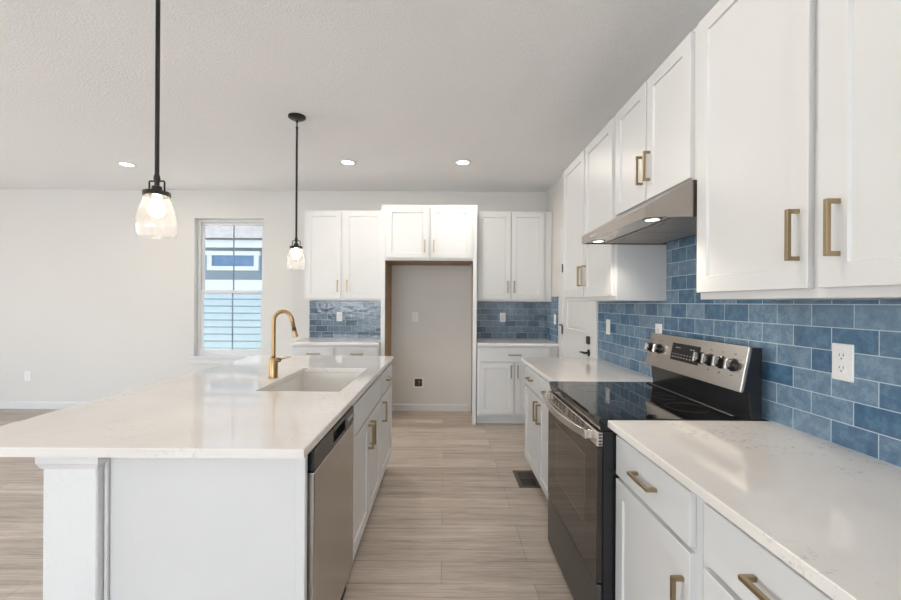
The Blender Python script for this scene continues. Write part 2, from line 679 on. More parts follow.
def holed_wall(name, axis, c0, c1, a0, a1, holes):
    """Wall in the plane 'axis' from a0..a1 with rectangular holes (h0,h1,z0,z1), one mesh."""
    bm = bmesh.new()

    def blk(x0, x1, z0, z1):
        if x1 - x0 < 1e-4 or z1 - z0 < 1e-4:
            return
        if axis == 1:
            bx(bm, (x0, c0, z0), (x1, c1, z1))
        else:
            bx(bm, (c0, x0, z0), (c1, x1, z1))
    cur = a0
    for h0, h1, z0, z1 in sorted(holes):
        blk(cur, h0, 0, ZC)
        blk(h0, h1, 0, z0)
        blk(h0, h1, z1, ZC)
        cur = h1
    blk(cur, a1, 0, ZC)
    return structure(mesh_obj(name, bm, M['wall']))


holed_wall('wall_back', 1, YB, YB + 0.15, XL, XR + 0.15, [(WX0, WX1, WZ0, WZ1)])
holed_wall('wall_left', 0, XL - 0.15, XL, YF, YB, [(-1.6, 2.8, 0.03, 2.35)])
holed_wall('wall_front', 1, YF - 0.15, YF, XL, XR + 0.15, [(-4.9, 0.7, 0.4, 2.5)])

# baseboards on the wall behind the island and inside the fridge recess


def baseboard(name, x0, x1):
    bm = bmesh.new()
    prism(bm, [(YB - 0.0135, 0.0), (YB - 0.0135, 0.076), (YB - 0.006, 0.09), (YB, 0.09), (YB, 0.0)], 0, x0, x1)
    structure(mesh_obj(name, bm, M['trim']))


baseboard('baseboard_back', XL + 0.01, -1.70)
baseboard('baseboard_recess', -0.66, 0.30)

# window in the back wall: drywall returns, vinyl frame, two sashes with a grille bar, panes, sill
win = bpy.data.objects.new('window_1', None)
COL.objects.link(win)
win.location = ((WX0 + WX1) / 2, YB + 0.1, WZ0)
ORG['window_1'] = win.location.copy()
structure(win)
bm = bmesh.new()
fy0, fy1 = YB + 0.075, YB + 0.135
fw = 0.036
bx(bm, (WX0, fy0, WZ0), (WX0 + fw, fy1, WZ1), 0.003)
bx(bm, (WX1 - fw, fy0, WZ0), (WX1, fy1, WZ1), 0.003)
bx(bm, (WX0 + fw, fy0, WZ1 - fw), (WX1 - fw, fy1, WZ1), 0.003)
bx(bm, (WX0 + fw, fy0, WZ0), (WX1 - fw, fy1, WZ0 + fw), 0.003)
mesh_obj('window_frame', bm, M['trim'], win)
zm = 1.47
for nm, z0, z1, y0 in (('upper_sash', zm - 0.02, WZ1 - fw, YB + 0.105), ('lower_sash', WZ0 + fw, zm + 0.03, YB + 0.08)):
    bm = bmesh.new()
    s = 0.030
    x0, x1 = WX0 + fw, WX1 - fw
    bx(bm, (x0, y0, z0), (x0 + s, y0 + 0.024, z1), 0.002)
    bx(bm, (x1 - s, y0, z0), (x1, y0 + 0.024, z1), 0.002)
    bx(bm, (x0 + s, y0, z1 - 0.038), (x1 - s, y0 + 0.024, z1), 0.002)
    bx(bm, (x0 + s, y0, z0), (x1 - s, y0 + 0.024, z0 + 0.045), 0.002)
    sash = mesh_obj(nm, bm, M['trim'], win)
    one_box('pane', (x0 + s - 0.004, y0 + 0.010, z0 + 0.04), (x1 - s + 0.004, y0 + 0.014, z1 - 0.034), M['pane'], sash)
    one_box('grille_bar', ((x0 + x1) / 2 - 0.008, y0 + 0.015, z0 + 0.045), ((x0 + x1) / 2 + 0.008, y0 + 0.020, z1 - 0.038), M['siding_dark'], sash)
bm = bmesh.new()
bx(bm, (WX0 - 0.055, YB - 0.035, WZ0 - 0.022), (WX1 + 0.055, YB - 0.001, WZ0), 0.004)
bx(bm, (WX0 + 0.001, YB - 0.001, WZ0 - 0.0), (WX1 - 0.001, YB + 0.075, WZ0 + 0.004))
bx(bm, (WX0 - 0.035, YB - 0.016, WZ0 - 0.085), (WX1 + 0.035, YB - 0.001, WZ0 - 0.022), 0.003)
mesh_obj('window_sill', bm, M['trim'], win)

# two-panel door with casing in the right wall
FR = Face((XR, 0, 0), (0, 1, 0), (-1, 0, 0))
bm = bmesh.new()
dy0, dy1, dz = 3.575, 4.435, 2.04
cw = 0.125
for a0, a1, z0, z1 in ((dy0 - cw, dy0 - 0.004, 0.0, dz + 0.004 + cw), (dy1 + 0.004, dy1 + cw, 0.0, dz + 0.004 + cw), (dy0 - 0.004, dy1 + 0.004, dz + 0.004, dz + 0.004 + cw)):
    slab(bm, FR, a0, a1, z0, z1, 0.019, 0.001, 0.003)
structure(mesh_obj('trim_1', bm, M['trim']))
bm = bmesh.new()
slab(bm, FR, dy0, dy1, 0.01, 0.985, 0.006, 0.001, 0.0)
for z0, z1 in ((0.01, 0.985), (0.985, dz)):
    st = 0.135
    hi = 0.18 if z0 < 0.5 else 0.115
    lo_ = 0.22 if z0 < 0.5 else 0.115
    T = bmesh.new()
    rs = []
    for (l, r, b, t, c) in ((0, 0, 0, 0, 0.001), (0, 0, 0, 0, 0.012), (st, st, lo_, hi, 0.012), (st + .012, st + .012, lo_ + .012, hi + .012, 0.004), (st + .035, st + .035, lo_ + .035, hi + .035, 0.009)):
        rs.append([T.verts.new(FR.p(a, z, c)) for a, z in ((dy0 + l, z0 + b), (dy1 - r, z0 + b), (dy1 - r, z1 - t), (dy0 + l, z1 - t))])
    for A, B in zip(rs[:-1], rs[1:]):
        for k in range(4):
            T.faces.new([A[k], A[(k + 1) % 4], B[(k + 1) % 4], B[k]])
    T.faces.new(rs[-1])
    bmesh.ops.recalc_face_normals(T, faces=T.faces)
    merge(bm, T)
door = structure(mesh_obj('door_1', bm, M['trim']))
bm = bmesh.new()
lathe(bm, [(0.031, 0), (0.031, 0.006), (0.026, 0.010), (0.010, 0.012), (0.010, 0.045), (0, 0.045)], FR.p(dy0 + 0.065, 0.93, 0.012), 24, (-1, 0, 0))
tube(bm, [FR.p(dy0 + 0.065, 0.93, 0.050), FR.p(dy0 + 0.11, 0.93, 0.052), FR.p(dy0 + 0.185, 0.925, 0.05)], [0.010, 0.009, 0.007], 12)
mesh_obj('lever_handle', bm, M['blackmatte'], door)
bm = bmesh.new()
slab(bm, FR, dy0 + 0.035, dy0 + 0.095, 1.005, 1.075, 0.018, 0.012, 0.006)
mesh_obj('deadbolt', bm, M['blackmatte'], door)
for hz in (0.25, 1.08, 1.73):
    bm = bmesh.new()
    cyl(bm, FR.p(dy1 + 0.006, hz - 0.045, 0.022), FR.p(dy1 + 0.006, hz + 0.045, 0.022), 0.0075, 12)
    if hz == 1.08:
        tube(bm, [FR.p(dy1 + 0.006, hz + 0.05, 0.022), FR.p(dy1 + 0.015, hz + 0.05, 0.035), FR.p(dy1 + 0.025, hz + 0.05, 0.048)], 0.008, 10)
    mesh_obj('hinge', bm, M['blackmatte'], door)

# ------------------------------------------------------------------ outside the window: the house next door
bm = bmesh.new(); bx(bm, (-30, YB + 0.3, -0.25), (20, 40, -0.15))
structure(mesh_obj('ground', bm, M['grass']))
HY = 9.0
house = thing('neighboring_house', 'pale blue sided house next door seen through the window', 'house', (-4.5, HY, -0.15))
bm = bmesh.new(); bx(bm, (-9, HY + 0.03, -0.15), (1.0, HY + 4, 2.75)); mesh_obj('wall', bm, M['lap_shadow'], house)
bm = bmesh.new()
z = -0.10
while z < 1.50:
    prism(bm, [(HY - 0.005, z + 0.014), (HY + 0.012, z + 0.150), (HY + 0.03, z + 0.150), (HY + 0.03, z + 0.014)], 0, -9, 1.0)
    z += 0.150
mesh_obj('lap_siding', bm, M['siding_pale'], house)
one_box('trim_band', (-9, HY - 0.02, 1.57), (1.0, HY + 0.03, 1.82), M['ext_white'], house)
one_box('gable_siding', (-9, HY, 1.82), (1.0, HY + 0.03, 2.55), M['siding_dark'], house)
wf = bmesh.new()
wx0, wx1, wz0, wz1 = -5.08, -3.98, 2.02, 2.43
bx(wf, (wx0, HY - 0.05, wz0), (wx1, HY, wz0 + 0.09)); bx(wf, (wx0 - .03, HY - 0.06, wz1 - 0.09), (wx1 + .03, HY, wz1))
bx(wf, (wx0, HY - 0.05, wz0 + 0.09), (wx0 + 0.1, HY, wz1 - 0.09)); bx(wf, (wx1 - 0.1, HY - 0.05, wz0 + 0.09), (wx1, HY, wz1 - 0.09))
nf = mesh_obj('window', wf, M['ext_white'], house)
one_box('pane', (wx0 + 0.1, HY - 0.02, wz0 + 0.09), (wx1 - 0.1, HY - 0.002, wz1 - 0.09), M['ext_glass'], nf)
one_box('fascia', (-9, HY - 0.10, 2.50), (1.0, HY - 0.07, 2.70), M['ext_white'], house)
one_box('soffit', (-9, HY - 0.07, 2.53), (1.0, HY + 0.03, 2.56), M['ext_white'], house)
bm = bmesh.new()
prism(bm, [(HY - 0.13, 2.70), (HY + 4.0, 4.9), (HY + 4.0, 4.8), (HY - 0.13, 2.66)], 0, -9, 1.0)
mesh_obj('roof', bm, M['shingle'], house)

# ------------------------------------------------------------------ island
# countertop with the sink cut-out
IX0, IX1, IY0, IY1 = -1.570, -0.4235, 1.268, 3.485
SX0, SX1, SY0, SY1 = -0.945, -0.522, 2.090, 2.834
CT, CB = 0.914, 0.886
T = bmesh.new()
out = [(IX0, IY0), (IX1, IY0), (IX1, IY1), (IX0, IY1)]
inn = [(SX0, SY0), (SX1, SY0), (SX1, SY1), (SX0, SY1)]
e = 0.003


def off(l, d):
    cx = sum(p[0] for p in l) / 4
    cy = sum(p[1] for p in l) / 4
    return [(p[0] + d * (1 if p[0] < cx else -1), p[1] + d * (1 if p[1] < cy else -1)) for p in l]


loops = [(out, CB), (out, CT - e), (off(out, e), CT), (off(inn, -0.002), CT), (inn, CT - 0.002), (inn, CB)]
R = [[T.verts.new((p[0], p[1], zz)) for p in l] for l, zz in loops]
R.append(R[0])
for A, B in zip(R[:-1], R[1:]):
    for k in range(4):
        T.faces.new([A[k], A[(k + 1) % 4], B[(k + 1) % 4], B[k]])
bmesh.ops.recalc_face_normals(T, faces=T.faces)
bm = bmesh.new(); merge(bm, T)
tag(mesh_obj('island_countertop', bm, M['quartz']), 'long white quartz island countertop with a sink cut into it', 'countertop')

# knee wall with capital under the overhang
KX0, KX1 = -1.243, -1.074
kw = thing('knee_wall', 'textured white knee wall ending in a post under the island countertop', 'knee wall', ((KX0 + KX1) / 2, 2.38, 0))
one_box('wall_body', (KX0, 1.300, 0), (KX1, 3.44, CB - 0.002), M['drywall'], kw, 0.004)
bm = bmesh.new()
PROF = [(0.0, 0.0), (0.012, 0.0), (0.012, -0.026), (0.008, -0.032), (0.005, -0.042), (0.0, -0.046)]
# capital: molded band round three sides of the wall end (mitred loops)
T = bmesh.new()
zt = CB - 0.002
loops = []
for d, dzz in PROF:
    loops.append([T.verts.new(p) for p in ((KX0 - d, 1.50, zt + dzz), (KX0 - d, 1.300 - d, zt + dzz), (KX1 + d, 1.300 - d, zt + dzz), (KX1 + d, 1.331, zt + dzz))])
for A, B in zip(loops[:-1], loops[1:]):
    for k in range(3):
        T.faces.new([A[k], A[k + 1], B[k + 1], B[k]])
bmesh.ops.recalc_face_normals(T, faces=T.faces)
merge(bm, T)
mesh_obj('capital', bm, M['trim'], kw)

# finished end panel with edge stile and cove strip
PY = 1.335
ep = thing('island_end_panel', 'flat white finished panel closing the near end of the island', 'end panel', (-0.75, PY, 0))
one_box('panel', (KX1 + 0.003, PY, 0), (-0.4395, PY + 0.018, CB - 0.002), M['cab'], ep, 0.001)
bm = bmesh.new()
bx(bm, (-0.470, PY - 0.006, 0), (-0.4395, PY, CB - 0.002), 0.0015)
mesh_obj('edge_stile', bm, M['cab'], ep)
bm = bmesh.new()
bx(bm, (KX1 + 0.002, PY - 0.012, 0), (KX1 + 0.014, PY, CB - 0.002), 0.004, 2)
mesh_obj('cove_strip', bm, M['cab'], ep)

FI = Face((-0.449, 0, 0), (0, 1, 0), (1, 0, 0))
IDEPTH = 0.449 - 1.072
# dishwasher
DY0, DY1 = 1.366, 1.955
dw = thing('dishwasher', 'stainless steel dishwasher with black control strip in the island', 'dishwasher', (-0.70, (DY0 + DY1) / 2, 0))
one_box('tub', (-1.03, DY0 + 0.006, 0.02), (-0.452, DY1 - 0.006, 0.872), M['blackmatte'], dw)
dwx = -0.4215
bm = bmesh.new(); bx(bm, (-0.450, DY0, 0.135), (dwx, DY1, 0.803), 0.004, 2)
dwd = mesh_obj('door', bm, M['steel'], dw)
bm = bmesh.new()
hy0, hy1 = 1.60, 1.79
bx(bm, (-0.450, DY0, 0.806), (dwx, hy0, 0.878), 0.003)
bx(bm, (-0.450, hy1, 0.806), (dwx, DY1, 0.878), 0.003)
bx(bm, (-0.450, hy0, 0.860), (dwx, hy1, 0.878), 0.002)
bx(bm, (-0.450, hy0, 0.806), (dwx, hy1, 0.818), 0.002)
bx(bm, (-0.450, hy0 - 0.001, 0.807), (-0.444, hy1 + 0.001, 0.877))
cs = mesh_obj('control_strip', bm, M['black'], dw)
bm = bmesh.new()
for k in range(4):
    bx(bm, (dwx - 0.001, 1.845 + k * 0.023, 0.834), (dwx + 0.0008, 1.858 + k * 0.023, 0.850))
mesh_obj('buttons', bm, M['legend'], cs)
one_box('toe_kick', (-0.53, DY0 + 0.004, 0.0), (-0.52, DY1 - 0.004, 0.13), M['blackmatte'], dw)

# island cabinets
sb = thing('sink_base_cabinet', 'white island cabinet with paired bronze handles, next to the dishwasher', 'cabinet', (-0.70, 2.41, 0))
bm = bmesh.new()
y0, y1 = 1.960, 2.858
bx(bm, (-1.068, y0, 0.105), (-0.449, y1, 0.66)); bx(bm, (-1.068, y0 + 0.001, 0), (-0.524, y1 - 0.001, 0.107))
bx(bm, (-0.468, y0, 0.655), (-0.449, y1, 0.884)); bx(bm, (-1.068, y0, 0.655), (-0.449, y0 + 0.018, 0.884)); bx(bm, (-1.068, y1 - 0.018, 0.655), (-0.449, y1, 0.884))
mesh_obj('body', bm, M['cab'], sb)
add_drawer(sb, FI, 1.975, 2.845, 0.712, 0.862, handle=False)
add_door(sb, FI, 1.975, 2.405, 0.128, 0.698, (2.370, 0.60))
add_door(sb, FI, 2.413, 2.845, 0.128, 0.698, (2.448, 0.60))
ic = thing('island_drawer_cabinet', 'narrow white island cabinet with one drawer, at the far end', 'cabinet', (-0.70, 3.15, 0))
base_body(ic, FI, 2.861, 3.455, 0.619)
add_drawer(ic, FI, 2.873, 3.440, 0.712, 0.862)
add_door(ic, FI, 2.873, 3.440, 0.128, 0.698, (2.915, 0.60))

# undermount sink


def rrect(x0, x1, y0, y1, r, z, n=6):
    pts = []
    for cx, cy, a in ((x1 - r, y1 - r, 0), (x0 + r, y1 - r, 90), (x0 + r, y0 + r, 180), (x1 - r, y0 + r, 270)):
        for k in range(n + 1):
            t = math.radians(a + 90 * k / n)
            pts.append((cx + r * math.cos(t), cy + r * math.sin(t), z))
    return pts


T = bmesh.new()
o = 0.006
lp = [rrect(SX0 - 0.022, SX1 + 0.022, SY0 - 0.022, SY1 + 0.022, 0.03, 0.876), rrect(SX0 - 0.022, SX1 + 0.022, SY0 - 0.022, SY1 + 0.022, 0.03, 0.8845),
      rrect(SX0 - o, SX1 + o, SY0 - o, SY1 + o, 0.022, 0.8845), rrect(SX0 - o + .003, SX1 + o - .003, SY0 - o + .003, SY1 + o - .003, 0.022, 0.880),
      rrect(SX0 + .006, SX1 - .006, SY0 + .006, SY1 - .006, 0.03, 0.700), rrect(SX0 + .016, SX1 - .016, SY0 + .016, SY1 - .016, 0.035, 0.682), rrect(SX0 + .035, SX1 - .035, SY0 + .035, SY1 - .035, 0.04, 0.677)]
rg = [[T.verts.new(p) for p in l] for l in lp]
nn = len(rg[0])
for A, B in zip(rg[:-1], rg[1:]):
    for k in range(nn):
        T.faces.new([A[k], A[(k + 1) % nn], B[(k + 1) % nn], B[k]]).smooth = False
T.faces.new(rg[-1])
# outer shell
lo2 = [rrect(SX0 - 0.022, SX1 + 0.022, SY0 - 0.022, SY1 + 0.022, 0.03, 0.876), rrect(SX0 - .010, SX1 + .010, SY0 - .010, SY1 + .010, 0.03, 0.870), rrect(SX0 - .002, SX1 + .002, SY0 - .002, SY1 + .002, 0.04, 0.668)]
r2 = [rg[0]] + [[T.verts.new(p) for p in l] for l in lo2[1:]]
for A, B in zip(r2[:-1], r2[1:]):
    for k in range(nn):
        T.faces.new([A[k], A[(k + 1) % nn], B[(k + 1) % nn], B[k]])
T.faces.new(r2[-1])
bmesh.ops.recalc_face_normals(T, faces=T.faces)
sink = thing('kitchen_sink', 'white rectangular single bowl sink set under the island countertop', 'sink', ((SX0 + SX1) / 2, (SY0 + SY1) / 2, 0.668))
bm = bmesh.new(); merge(bm, T); mesh_obj('bowl', bm, M['porcelain'], sink)
bm = bmesh.new()
lathe(bm, [(0.0, 0.0), (0.030, 0.0), (0.036, 0.002), (0.044, 0.002), (0.046, 0.0)], ((SX0 + SX1) / 2, 2.62, 0.6775), 28)
mesh_obj('drain', bm, M['steel'], sink)

# faucet
fx, fyy = -1.000, 2.455
fa = thing('kitchen_faucet', 'tall brushed gold gooseneck faucet beside the island sink', 'faucet', (fx, fyy, CT))
bm = bmesh.new()
lathe(bm, [(0.0, 0), (0.027, 0), (0.027, 0.004), (0.0235, 0.006), (0.0235, 0.112), (0.021, 0.116), (0.011, 0.118)], (fx, fyy, CT + 0.0005), 28)
mesh_obj('base', bm, M['faucet'], fa)
dx, dyv = 0.985, -0.17
bm = bmesh.new()
rad = 0.0585
pts = [(fx, fyy, CT + 0.112 + k * 0.0218) for k in range(11)]
zc = pts[-1][2]
for k in range(1, 21):
    t = PI - math.radians(171) * k / 20
    d = rad + rad * math.cos(t)
    pts.append((fx + d * dx, fyy + d * dyv, zc + rad * math.sin(t)))
q = Vector(pts[-1]) + (Vector(pts[-1]) - Vector(pts[-2])).normalized() * 0.045
pts.append(tuple(q))
tube(bm, pts, 0.0112, 18)
mesh_obj('gooseneck', bm, M['faucet'], fa)
p1 = Vector(pts[-1])
dirn = (Vector(pts[-1]) - Vector(pts[-2])).normalized()
bm = bmesh.new(); cyl(bm, p1, p1 + dirn * 0.020, 0.0122, 18); mesh_obj('collar', bm, M['blackmatte'], fa)
bm = bmesh.new()
lathe(bm, [(0.0130, 0.0), (0.0130, 0.008), (0.0150, 0.026), (0.0150, 0.034), (0.012, 0.036), (0, 0.036)], p1 + dirn * 0.020, 20, dirn)
mesh_obj('spray_head', bm, M['faucet'], fa)
bm = bmesh.new()
cyl(bm, (fx + 0.020, fyy - 0.003, CT + 0.105), (fx + 0.040, fyy - 0.006, CT + 0.105), 0.013, 18)
tube(bm, [(fx + 0.034, fyy - 0.006, CT + 0.108), (fx + 0.07, fyy - 0.010, CT + 0.117), (fx + 0.108, fyy - 0.014, CT + 0.128)], [0.0045, 0.004, 0.0035], 10)
mesh_obj('lever', bm, M['faucet'], fa)

# ------------------------------------------------------------------ right run: base cabinets, counters
FB = Face((0.673, 0, 0), (0, 1, 0), (-1, 0, 0))
BDEP = XR - 0.002 - 0.673
GRP = None
nb = thing('base_cabinet', 'white base cabinet with one drawer, right beside the range', 'cabinet', (0.95, 1.35, 0))
base_body(nb, FB, 1.088, 1.604, BDEP)
add_drawer(nb, FB, 1.117, 1.598, 0.712, 0.860)
add_door(nb, FB, 1.117, 1.598, 0.118, 0.696, (1.145, 0.548))
nb2 = thing('base_cabinet', 'white base cabinet nearest the camera, cut by the frame edge', 'cabinet', (0.95, 0.75, 0))
base_body(nb2, FB, 0.30, 1.086, BDEP)
add_drawer(nb2, FB, 0.575, 1.057, 0.712, 0.860)
add_door(nb2, FB, 0.575, 1.057, 0.118, 0.696, (0.615, 0.548))
fb = thing('base_cabinet', 'white base cabinet with two drawers beyond the range', 'cabinet', (0.95, 2.90, 0))
base_body(fb, FB, 2.386, 3.425, BDEP)
add_drawer(fb, FB, 2.400, 2.895, 0.712, 0.860)
add_drawer(fb, FB, 2.915, 3.415, 0.712, 0.860)
add_door(fb, FB, 2.400, 2.895, 0.118, 0.696, (2.860, 0.60))
add_door(fb, FB, 2.915, 3.415, 0.118, 0.696, (2.950, 0.60))

TX = XR - 0.009   # face of the wall tile
for (y0, y1, lab) in ((0.30, 1.607, 'white quartz countertop in the right foreground, near side of the range'), (2.385, 3.430, 'white quartz countertop between the range and the white door')):
    bm = bmesh.new(); bx(bm, (0.6245, y0, CB), (TX - 0.001, y1, CT), 0.0025)
    tag(mesh_obj('countertop', bm, M['quartz']), lab, 'countertop')

# tiled backsplashes
bm = bmesh.new()
bx(bm, (TX, 0.30, CT - 0.02), (XR - 0.001, 3.435, 1.3745))
bx(bm, (TX, 1.606, 1.3745), (XR - 0.001, 2.379, 1.835))
tag(mesh_obj('tile_backsplash', bm, M['tile_right']), 'glossy blue brick tile backsplash along the right wall behind the range', 'backsplash')
TB = YB - 0.009
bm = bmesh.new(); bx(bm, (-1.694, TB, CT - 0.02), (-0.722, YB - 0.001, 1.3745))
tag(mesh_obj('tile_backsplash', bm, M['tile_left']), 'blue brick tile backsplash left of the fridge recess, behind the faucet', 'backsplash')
bm = bmesh.new()
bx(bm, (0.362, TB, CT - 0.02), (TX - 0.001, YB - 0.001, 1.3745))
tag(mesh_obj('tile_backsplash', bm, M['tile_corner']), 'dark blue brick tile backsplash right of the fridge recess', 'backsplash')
bm = bmesh.new()
bx(bm, (TX, 4.672, CT - 0.02), (XR - 0.001, YB - 0.001, 1.374)); bx(bm, (TX, 4.672, 1.374), (XR - 0.001, 4.930, CT + 7 * TILE_H))
tag(mesh_obj('tile_backsplash', bm, M['tile_right']), 'short strip of blue tile on the side wall in the back corner', 'backsplash')

# ------------------------------------------------------------------ right run: wall cabinets
FU = Face((0.974, 0, 0), (0, 1, 0), (-1, 0, 0))
UB, UT = 1.377, 2.44


def upper_body(root, F, a0, a1, z0, z1, depth):
    bm = bmesh.new()
    bx(bm, F.p(a0, z0, 0), F.p(a1, z1, -depth), 0.0012)
    return mesh_obj('body', bm, M['cab'], root)


u1 = thing('wall_cabinet', 'large white two-door wall cabinet in the right foreground', 'cabinet', (1.11, 1.05, UB))
upper_body(u1, FU, 0.50, 1.601, UB, UT, XR - 0.002 - 0.974)
add_door(u1, FU, 1.108, 1.597, 1.403, 2.425, (1.137, 1.548))
add_door(u1, FU, 0.530, 1.078, 1.403, 2.425, (1.020, 1.548), stile=0.080)
u2 = thing('wall_cabinet', 'short white two-door wall cabinet directly above the range hood', 'cabinet', (1.11, 1.99, 1.838))
upper_body(u2, FU, 1.604, 2.381, 1.838, UT, XR - 0.002 - 0.974)
add_door(u2, FU, 1.644, 1.999, 1.853, 2.425, (1.966, 2.005))
add_door(u2, FU, 2.012, 2.363, 1.853, 2.425, (2.040, 2.005))
u3 = thing('wall_cabinet', 'tall white two-door wall cabinet beyond the range hood', 'cabinet', (1.11, 2.90, UB))
upper_body(u3, FU, 2.384, 3.425, UB, UT, XR - 0.002 - 0.974)
add_door(u3, FU, 2.416, 2.888, 1.403, 2.425, (2.855, 1.548))
add_door(u3, FU, 2.908, 3.405, 1.403, 2.425, (2.938, 1.548))

# range hood
hd = thing('range_hood', 'slim stainless under-cabinet range hood with two lit lamps', 'range hood', (1.0, 1.99, 1.69))
HY0, HY1 = 1.609, 2.376
HX = 0.772
bm = bmesh.new()
hback = TX - 0.002
# canopy shell: sloped front, open rim below
prism(bm, [(HX, 1.694), (HX, 1.738), (0.945, 1.836), (hback, 1.836), (hback, 1.706), (HX + 0.010, 1.706), (HX + 0.010, 1.694)], 1, HY0 + 0.0012, HY1 - 0.0012)
for ya, yb in ((HY0, HY0 + 0.0012), (HY1 - 0.0012, HY1)):
    prism(bm, [(HX, 1.694), (HX, 1.738), (0.945, 1.836), (hback, 1.836), (hback, 1.694)], 1, ya, yb)
mesh_obj('canopy', bm, M['steel_h'], hd)
one_box('underside_panel', (HX + 0.012, HY0 + 0.003, 1.700), (0.885, HY1 - 0.003, 1.7058), M['steel_bright'], hd)
for ya, yb in ((HY0 + 0.010, 1.985), (1.995, HY1 - 0.010)):
    bm = bmesh.new(); bx(bm, (0.900, ya, 1.698), (1.215, yb, 1.7058), 0.002)
    f = mesh_obj('grease_filter', bm, M['filter'], hd)
    one_box('pull_tab', (0.912, (ya + yb) / 2 - 0.03, 1.6965), (0.927, (ya + yb) / 2 + 0.03, 1.698), M['steel'], f)
HOODL = ((0.832, 1.690), (0.832, 2.285))
for x, y in HOODL:
    bm = bmesh.new(); lathe(bm, [(0.027, 0.0), (0.036, 0.0), (0.036, 0.004), (0.027, 0.004)], (x, y, 1.6962), 28, closed=True)
    rim = mesh_obj('lamp_rim', bm, M['steel'], hd)
    bm = bmesh.new(); lathe(bm, [(0.0, 0.0), (0.0265, 0.0), (0.0265, 0.003), (0, 0.003)], (x, y, 1.6964), 28)
    mesh_obj('lamp_lens', bm, M['hoodlens'], rim)
    l = bpy.data.lights.new('hood_lamp', 'SPOT'); l.energy = 5.0; l.color = (1.0, 0.88, 0.72); l.spot_size = math.radians(130); l.spot_blend = 0.7; l.shadow_soft_size = 0.025
    lo_ = bpy.data.objects.new('hood_lamp', l); COL.objects.link(lo_); lo_.location = (x, y, 1.690)
one_box('badge', (HX - 0.0012, 2.14, 1.711), (HX, 2.23, 1.719), M['legend'], hd)

# ------------------------------------------------------------------ range
RY0, RY1 = 1.612, 2.380
RX = 0.612     # body front behind the oven door
rg_ = thing('kitchen_range', 'stainless and black electric range with a glass cooktop', 'range', (0.93, 1.996, 0))
bm = bmesh.new(); bx(bm, (RX, RY0, 0.012), (1.222, RY1, 0.868), 0.002)
for sx in (0.66, 1.2):
    for sy in (RY0 + 0.05, RY1 - 0.05):
        cyl(bm, (sx, sy, 0.0), (sx, sy, 0.014), 0.018, 12)
mesh_obj('body', bm, M['black'], rg_)
bm = bmesh.new()
prism(bm, [(0.602, 0.869), (0.594, 0.905), (0.598, 0.917), (1.174, 0.917), (1.174, 0.869)], 1, RY0 - 0.001, RY1 + 0.001, 0.0015)
mesh_obj('cooktop', bm, M['glassblack'], rg_)
for (x, y, r) in ((0.76, 1.80, 0.115), (0.76, 2.19, 0.085), (1.04, 1.80, 0.085), (1.04, 2.19, 0.105), (1.045, 1.995, 0.05)):
    bm = bmesh.new()
    lathe(bm, [(r - 0.003, 0), (r, 0), (r, 0.0004), (r - 0.003, 0.0004)], (x, y, 0.9171), 48, closed=True)
    mesh_obj('burner_ring', bm, M['ring'], rg_)
# oven door
OX = 0.588
bm = bmesh.new(); bx(bm, (OX, RY0 + 0.003, 0.283), (RX - 0.001, RY1 - 0.003, 0.806), 0.003)
od = mesh_obj('oven_door', bm, M['ovenglass'], rg_)
bm = bmesh.new(); bx(bm, (OX - 0.0008, 1.752, 0.444), (OX - 0.0001, 2.196, 0.731)); mesh_obj('window_border', bm, M['winline'], od)
one_box('window', (OX - 0.0014, 1.758, 0.450), (OX - 0.0001, 2.190, 0.725), M['ovenwin'], od)
# vent strip along the top of the door: slotted steel
bm = bmesh.new()
bx(bm, (OX - 0.002, RY0 + 0.002, 0.808), (RX - 0.001, RY1 - 0.002, 0.866), 0.003)
vs = mesh_obj('vent_strip', bm, M['steel_bright'], od)
bm = bmesh.new()
for k in range(8):
    yy = 1.76 + k * 0.062 + (0.03 if k > 3 else 0)
    for r in range(3):
        zz = 0.826 + r * 0.013
        bm = bmesh.new()
        bx(bm, (OX - 0.0028, yy, zz), (OX - 0.0019, yy + 0.044, zz + 0.007))
        mesh_obj('vent_slot', bm, M['slot'], od)
for r in range(4):
    bm = bmesh.new()
    bx(bm, (OX + 0.006, RY0 + 0.0012, 0.814 + r * 0.0125), (OX + 0.018, RY0 + 0.0021, 0.821 + r * 0.0125))
    mesh_obj('vent_slot', bm, M['slot'], od)
bm = bmesh.new()
pts = []
for k in range(21):
    s = k / 20
    yy = 1.675 + s * (2.335 - 1.675)
    pts.append((OX - 0.024 - 0.040 * math.sin(PI * s) ** 0.8, yy, 0.842))
sweep_rect(bm, pts, 0.0065, 0.0165, (0, 0, 1))
for yy in (1.675, 2.335):
    bx(bm, (OX - 0.034, yy - 0.018, 0.824), (OX - 0.001, yy + 0.018, 0.860), 0.004, 2)
mesh_obj('handle', bm, M['steel_bright'], od)
bm = bmesh.new(); bx(bm, (OX + 0.001, RY0 + 0.004, 0.020), (RX - 0.001, RY1 - 0.004, 0.276), 0.004, 2)
mesh_obj('storage_drawer', bm, M['steel_refl_dark'], rg_)
# backguard and tilted control panel
bm = bmesh.new()
prism(bm, [(1.178, 0.869), (1.178, 0.925), (1.168, 1.020), (1.150, 1.024), (1.182, 1.192), (1.222, 1.192), (1.222, 0.869)], 1, RY0 + 0.002, RY1 - 0.002, 0.002)
mesh_obj('backguard', bm, M['black'], rg_)
bm = bmesh.new(); bx(bm, (1.128, RY0 + 0.03, 0.9172), (1.150, RY1 - 0.03, 0.924), 0.003)
mesh_obj('rear_trim', bm, M['black'], rg_)
B0, B1 = Vector((1.1345, 0, 1.0215)), Vector((1.1690, 0, 1.1965))
sl = (B1 - B0).normalized()
nrm = Vector((-sl.z, 0, sl.x))       # out towards the room


